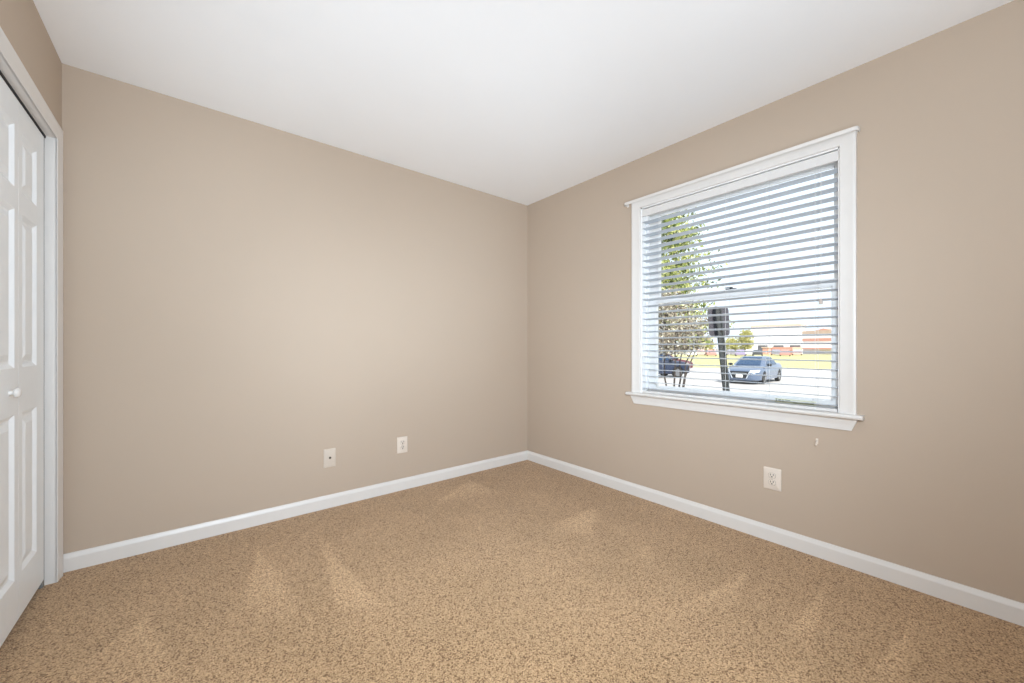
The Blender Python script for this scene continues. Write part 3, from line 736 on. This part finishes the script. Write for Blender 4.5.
def rc(c, n1, n2, k=0.045):
    d1 = (n1 - c).normalized() * k; d2 = (n2 - c).normalized() * k
    return [c + d1, c + (d1 + d2) * 0.3, c + d2]
pts = rc(tl, bl_, tr_) + rc(tr_, tl, br) + rc(br, tr_, bl_) + rc(bl_, br, tl)
MB().rings([[p for p in pts], [p + fv * 0.004 for p in pts]]).build('sign_panel', M['signback'], sg)
for v_ in (0.2, 0.8):
    bt = MB()
    c_ = tl.lerp(bl_, v_).lerp(tr_.lerp(br, v_), 0.47) - fv * 0.10
    bt.box(c_ - Vector((0.012, 0.012, 0.012)), c_ + Vector((0.012, 0.012, 0.012)))
    bt.build('bolt', M['post'], sg)

# ------------------------------------------------------------------ trees and shrubs
def leafquads(mb, pts, size, flat=0.5):
    for p in pts:
        p = Vector(p)
        a = random.uniform(0, 6.283); b = random.uniform(-1, 1)
        n = Vector((math.cos(a), math.sin(a), b)).normalized()
        u = n.cross(Vector((random.uniform(-1, 1), random.uniform(-1, 1), random.uniform(-1, 1)))).normalized(); v = n.cross(u)
        s = size * random.uniform(0.6, 1.4)
        mb.face([p - u * s, p - v * s * flat, p + u * s, p + v * s * flat])
def tree(name, loc, H_, zlo, shape, nclump, nleaf, lsize, csize, mats, label, trunk_r, cat='tree', stems=1):
    """shape(h) -> crown radius at relative height h (0..1); every branch ends in a clump of leaves"""
    t = tag(empty(name, loc), label, cat)
    br_ = MB(); lf = MB()
    for s in range(stems):
        a = 2 * math.pi * s / stems + 0.5; sp_ = 0.0 if stems == 1 else 0.10
        wob = lambda k: 0 if stems == 1 or k == 0 else random.uniform(-0.06, 0.06)
        r0 = 0 if stems == 1 else 0.16
        br_.tube([((r0 + sp_ * k) * math.cos(a) + wob(k), (r0 + sp_ * k) * math.sin(a) + wob(k), H_ * (0.9 if stems == 1 else 0.75) * k / 6 - (0.1 if k == 0 else 0)) for k in range(7)], trunk_r, 8, trunk_r * 0.25)
    for i in range(nclump):
        h = (i + random.random()) / nclump; a = random.uniform(0, 6.283); z = zlo + (H_ - zlo) * h
        R = shape(h) * random.uniform(0.55, 1.0)
        c = Vector((R * math.cos(a), R * math.sin(a), z + random.uniform(-0.1, 0.1)))
        root_ = Vector((0, 0, max(0.1, z - R * 0.25)))
        br_.tube([root_, root_.lerp(c, 0.55) + Vector((0, 0, -0.03 * R)), c], max(0.006, trunk_r * 0.16), 5, 0.004)
        pts = []
        for k in range(nleaf):
            u = random.random() ** 0.6
            q = root_.lerp(c, 0.35 + 0.68 * u)
            pts.append(q + Vector((random.gauss(0, csize), random.gauss(0, csize), random.gauss(0, csize * 0.55))))
        leafquads(lf, pts, lsize)
    br_.build('trunk', M['bark'], t); tag(lf.build('foliage', mats, t, fix=False), kind=None)
    return t
random.seed(11)
p = gpt(646, 15.8)
tree('evergreen_tree', p, 10.8, 2.1, lambda h: 3.4 * (1 - h) ** 0.7 + 0.1, 330, 80, 0.07, 0.17, M['leaf'], 'tall evergreen tree with sunlit yellow-green foliage at the left of the window', 0.16)
p = gpt(666, 9.4)
tree('bare_shrub', p, 3.25, 1.95, lambda h: 1.15 * math.sin(math.pi * min(1, 0.25 + 0.68 * h)), 130, 46, 0.034, 0.13, M['leaf_dry'], 'twiggy dry shrub with brown leaves and several stems, in front of the evergreen', 0.032, 'shrub', 9)
p = gpt(746, 96.0)
tree('leafy_tree', p, zat(331.5, 96), 1.5, lambda h: 2.1 * math.sin(math.pi * (0.15 + 0.8 * h)), 60, 40, 0.22, 0.35, M['leaf_far'], 'round yellow-green tree beyond the blue sedan, right of the sign', 0.15)
for k, (px, d, y, rad, lab) in enumerate(((689, 112, 336.5, 2.6, 'yellow-green tree far behind the dry shrub'), (706, 100, 338, 2.2, 'yellow-green tree far behind, directly left of the sign post'), (731, 104, 339, 2.2, 'low yellow-green tree far behind, directly right of the sign post'))):
    tree('leafy_tree', gpt(px, d), zat(y, d), 1.2, lambda h: rad * math.sin(math.pi * (0.15 + 0.8 * h)), 45, 36, 0.22, 0.4, M['leaf_far'], lab, 0.15)
